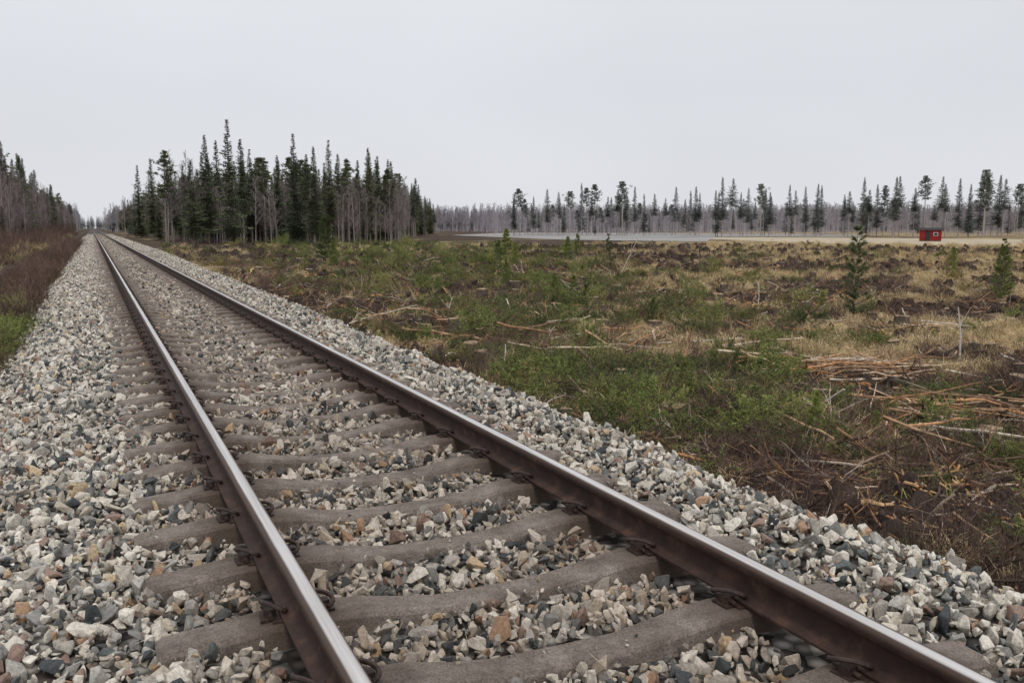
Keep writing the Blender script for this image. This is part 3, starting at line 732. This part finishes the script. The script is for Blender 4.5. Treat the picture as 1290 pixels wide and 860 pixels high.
# red hut
hut = bpy.data.objects.new("red_hut", None); scene.collection.objects.link(hut)
hx, hy = polar(px2b(1172), 178); hut.location = (hx, hy, -1.15); hut.rotation_euler = (0, 0, R(-47))
MR = simple("red_paint", (.22, .02, .018), .7, .2, 2); MK = simple("dark_felt_roof", (.04, .035, .035), .9, .2, 2); MW = simple("white_trim", (.6, .6, .58), .7, .1, 2); MGL = simple("window_glass", (.03, .035, .04), .1, .1, 1)
b = MB(); b.box(-1.75, 1.75, -1.2, 1.2, .2, 2.0)
for i in range(18): b.box(-1.74+i*.2, -1.70+i*.2, -1.225, -1.2, .2, 2.0)
add_obj("walls", b.mesh("walls", [MR]), hut)
b = MB(); b.v = [Vector(p) for p in [(-1.95, -1.45, 1.98), (1.95, -1.45, 1.98), (1.95, 1.45, 1.98), (-1.95, 1.45, 1.98), (-1.95, 0, 2.42), (1.95, 0, 2.42)]]
b.f = [(0, 1, 5, 4), (2, 3, 4, 5), (0, 4, 3), (1, 2, 5), (0, 3, 2, 1)]; b.m = [0]*5
add_obj("roof", b.mesh("roof", [MK]), hut)
b = MB(); b.box(-1.7, 1.7, -1.15, 1.15, 0, .2); add_obj("foundation", b.mesh("foundation", [MAT_CON]), hut)
b = MB(); b.box(-.9, -.1, -1.25, -1.22, .22, 1.85); add_obj("door", b.mesh("door", [MK]), hut)
b = MB(); b.box(.45, 1.15, -1.26, -1.22, 1.0, 1.6, 0); b.box(.52, 1.08, -1.27, -1.26, 1.06, 1.54, 1); add_obj("window", b.mesh("window", [MW, MGL]), hut)
b = MB(); b.tube([(0, 0, -.2), (0, 0, 1.0)], [.06, .06], 8); b.tube([(0, 0, 1.0), (0, 0, 1.12)], [.07, .03], 8, 1)
add_obj("marker_post", b.mesh("marker_post", [MW, MK]), None, (-9.6, 75, float(ground_h(-9.6, 75))))

# ------------------------------------------------------------ light / world
w = bpy.data.worlds.new("World"); scene.world = w; w.use_nodes = True; t = w.node_tree
bg = t.nodes["Background"]; bg.inputs["Strength"].default_value = .1
sky = t.nodes.new("ShaderNodeTexSky"); sky.sky_type = 'NISHITA'; sky.sun_disc = False
sky.sun_elevation = R(50); sky.sun_rotation = R(200); sky.dust_density = 5
tc = t.nodes.new("ShaderNodeTexCoord"); mp = t.nodes.new("ShaderNodeMapping"); mp.inputs["Scale"].default_value = (1, 1, 2.5)
t.links.new(tc.outputs["Generated"], mp.inputs[0])
nz = t.nodes.new("ShaderNodeTexNoise"); nz.inputs["Scale"].default_value = 1.3; nz.inputs["Detail"].default_value = 3; t.links.new(mp.outputs[0], nz.inputs["Vector"])
sp_ = t.nodes.new("ShaderNodeSeparateXYZ"); t.links.new(tc.outputs["Generated"], sp_.inputs[0])
gr = t.nodes.new("ShaderNodeValToRGB"); cr = gr.color_ramp
cr.elements[0].position = .0; cr.elements[0].color = (.72, .735, .77, 1); cr.elements[1].position = .6; cr.elements[1].color = (.88, .89, .91, 1)
e = cr.elements.new(.14); e.color = (.69, .71, .75, 1); t.links.new(sp_.outputs[2], gr.inputs[0])
nr = t.nodes.new("ShaderNodeMapRange"); nr.inputs[1].default_value = .3; nr.inputs[2].default_value = .7; nr.inputs[3].default_value = 9.7; nr.inputs[4].default_value = 11.0
t.links.new(nz.outputs["Fac"], nr.inputs[0])
vs = t.nodes.new("ShaderNodeVectorMath"); vs.operation = 'SCALE'; t.links.new(gr.outputs[0], vs.inputs[0]); t.links.new(nr.outputs[0], vs.inputs["Scale"])
mx = t.nodes.new("ShaderNodeMix"); mx.data_type = 'RGBA'; mx.inputs[0].default_value = .95
t.links.new(sky.outputs[0], mx.inputs[6]); t.links.new(vs.outputs[0], mx.inputs[7]); t.links.new(mx.outputs[2], bg.inputs[0])
sd = bpy.data.lights.new("sun", 'SUN'); sd.energy = 1.45; sd.angle = R(14); sd.color = (1, .97, .93)
so = bpy.data.objects.new("sun", sd); scene.collection.objects.link(so); so.rotation_euler = (R(38), R(8), R(-20))

# ------------------------------------------------------------ camera
cd = bpy.data.cameras.new("camera"); cd.lens = 31.6; cd.sensor_width = 36; cd.clip_end = 8000; cd.clip_start = .05
co = bpy.data.objects.new("camera", cd); scene.collection.objects.link(co)
co.location = (CAMX, 0, 1.26); co.rotation_euler = (R(90-7.2), 0, R(-24.9)); scene.camera = co
scene.view_settings.view_transform = 'Standard'; scene.view_settings.look = 'None'; scene.view_settings.exposure = 0
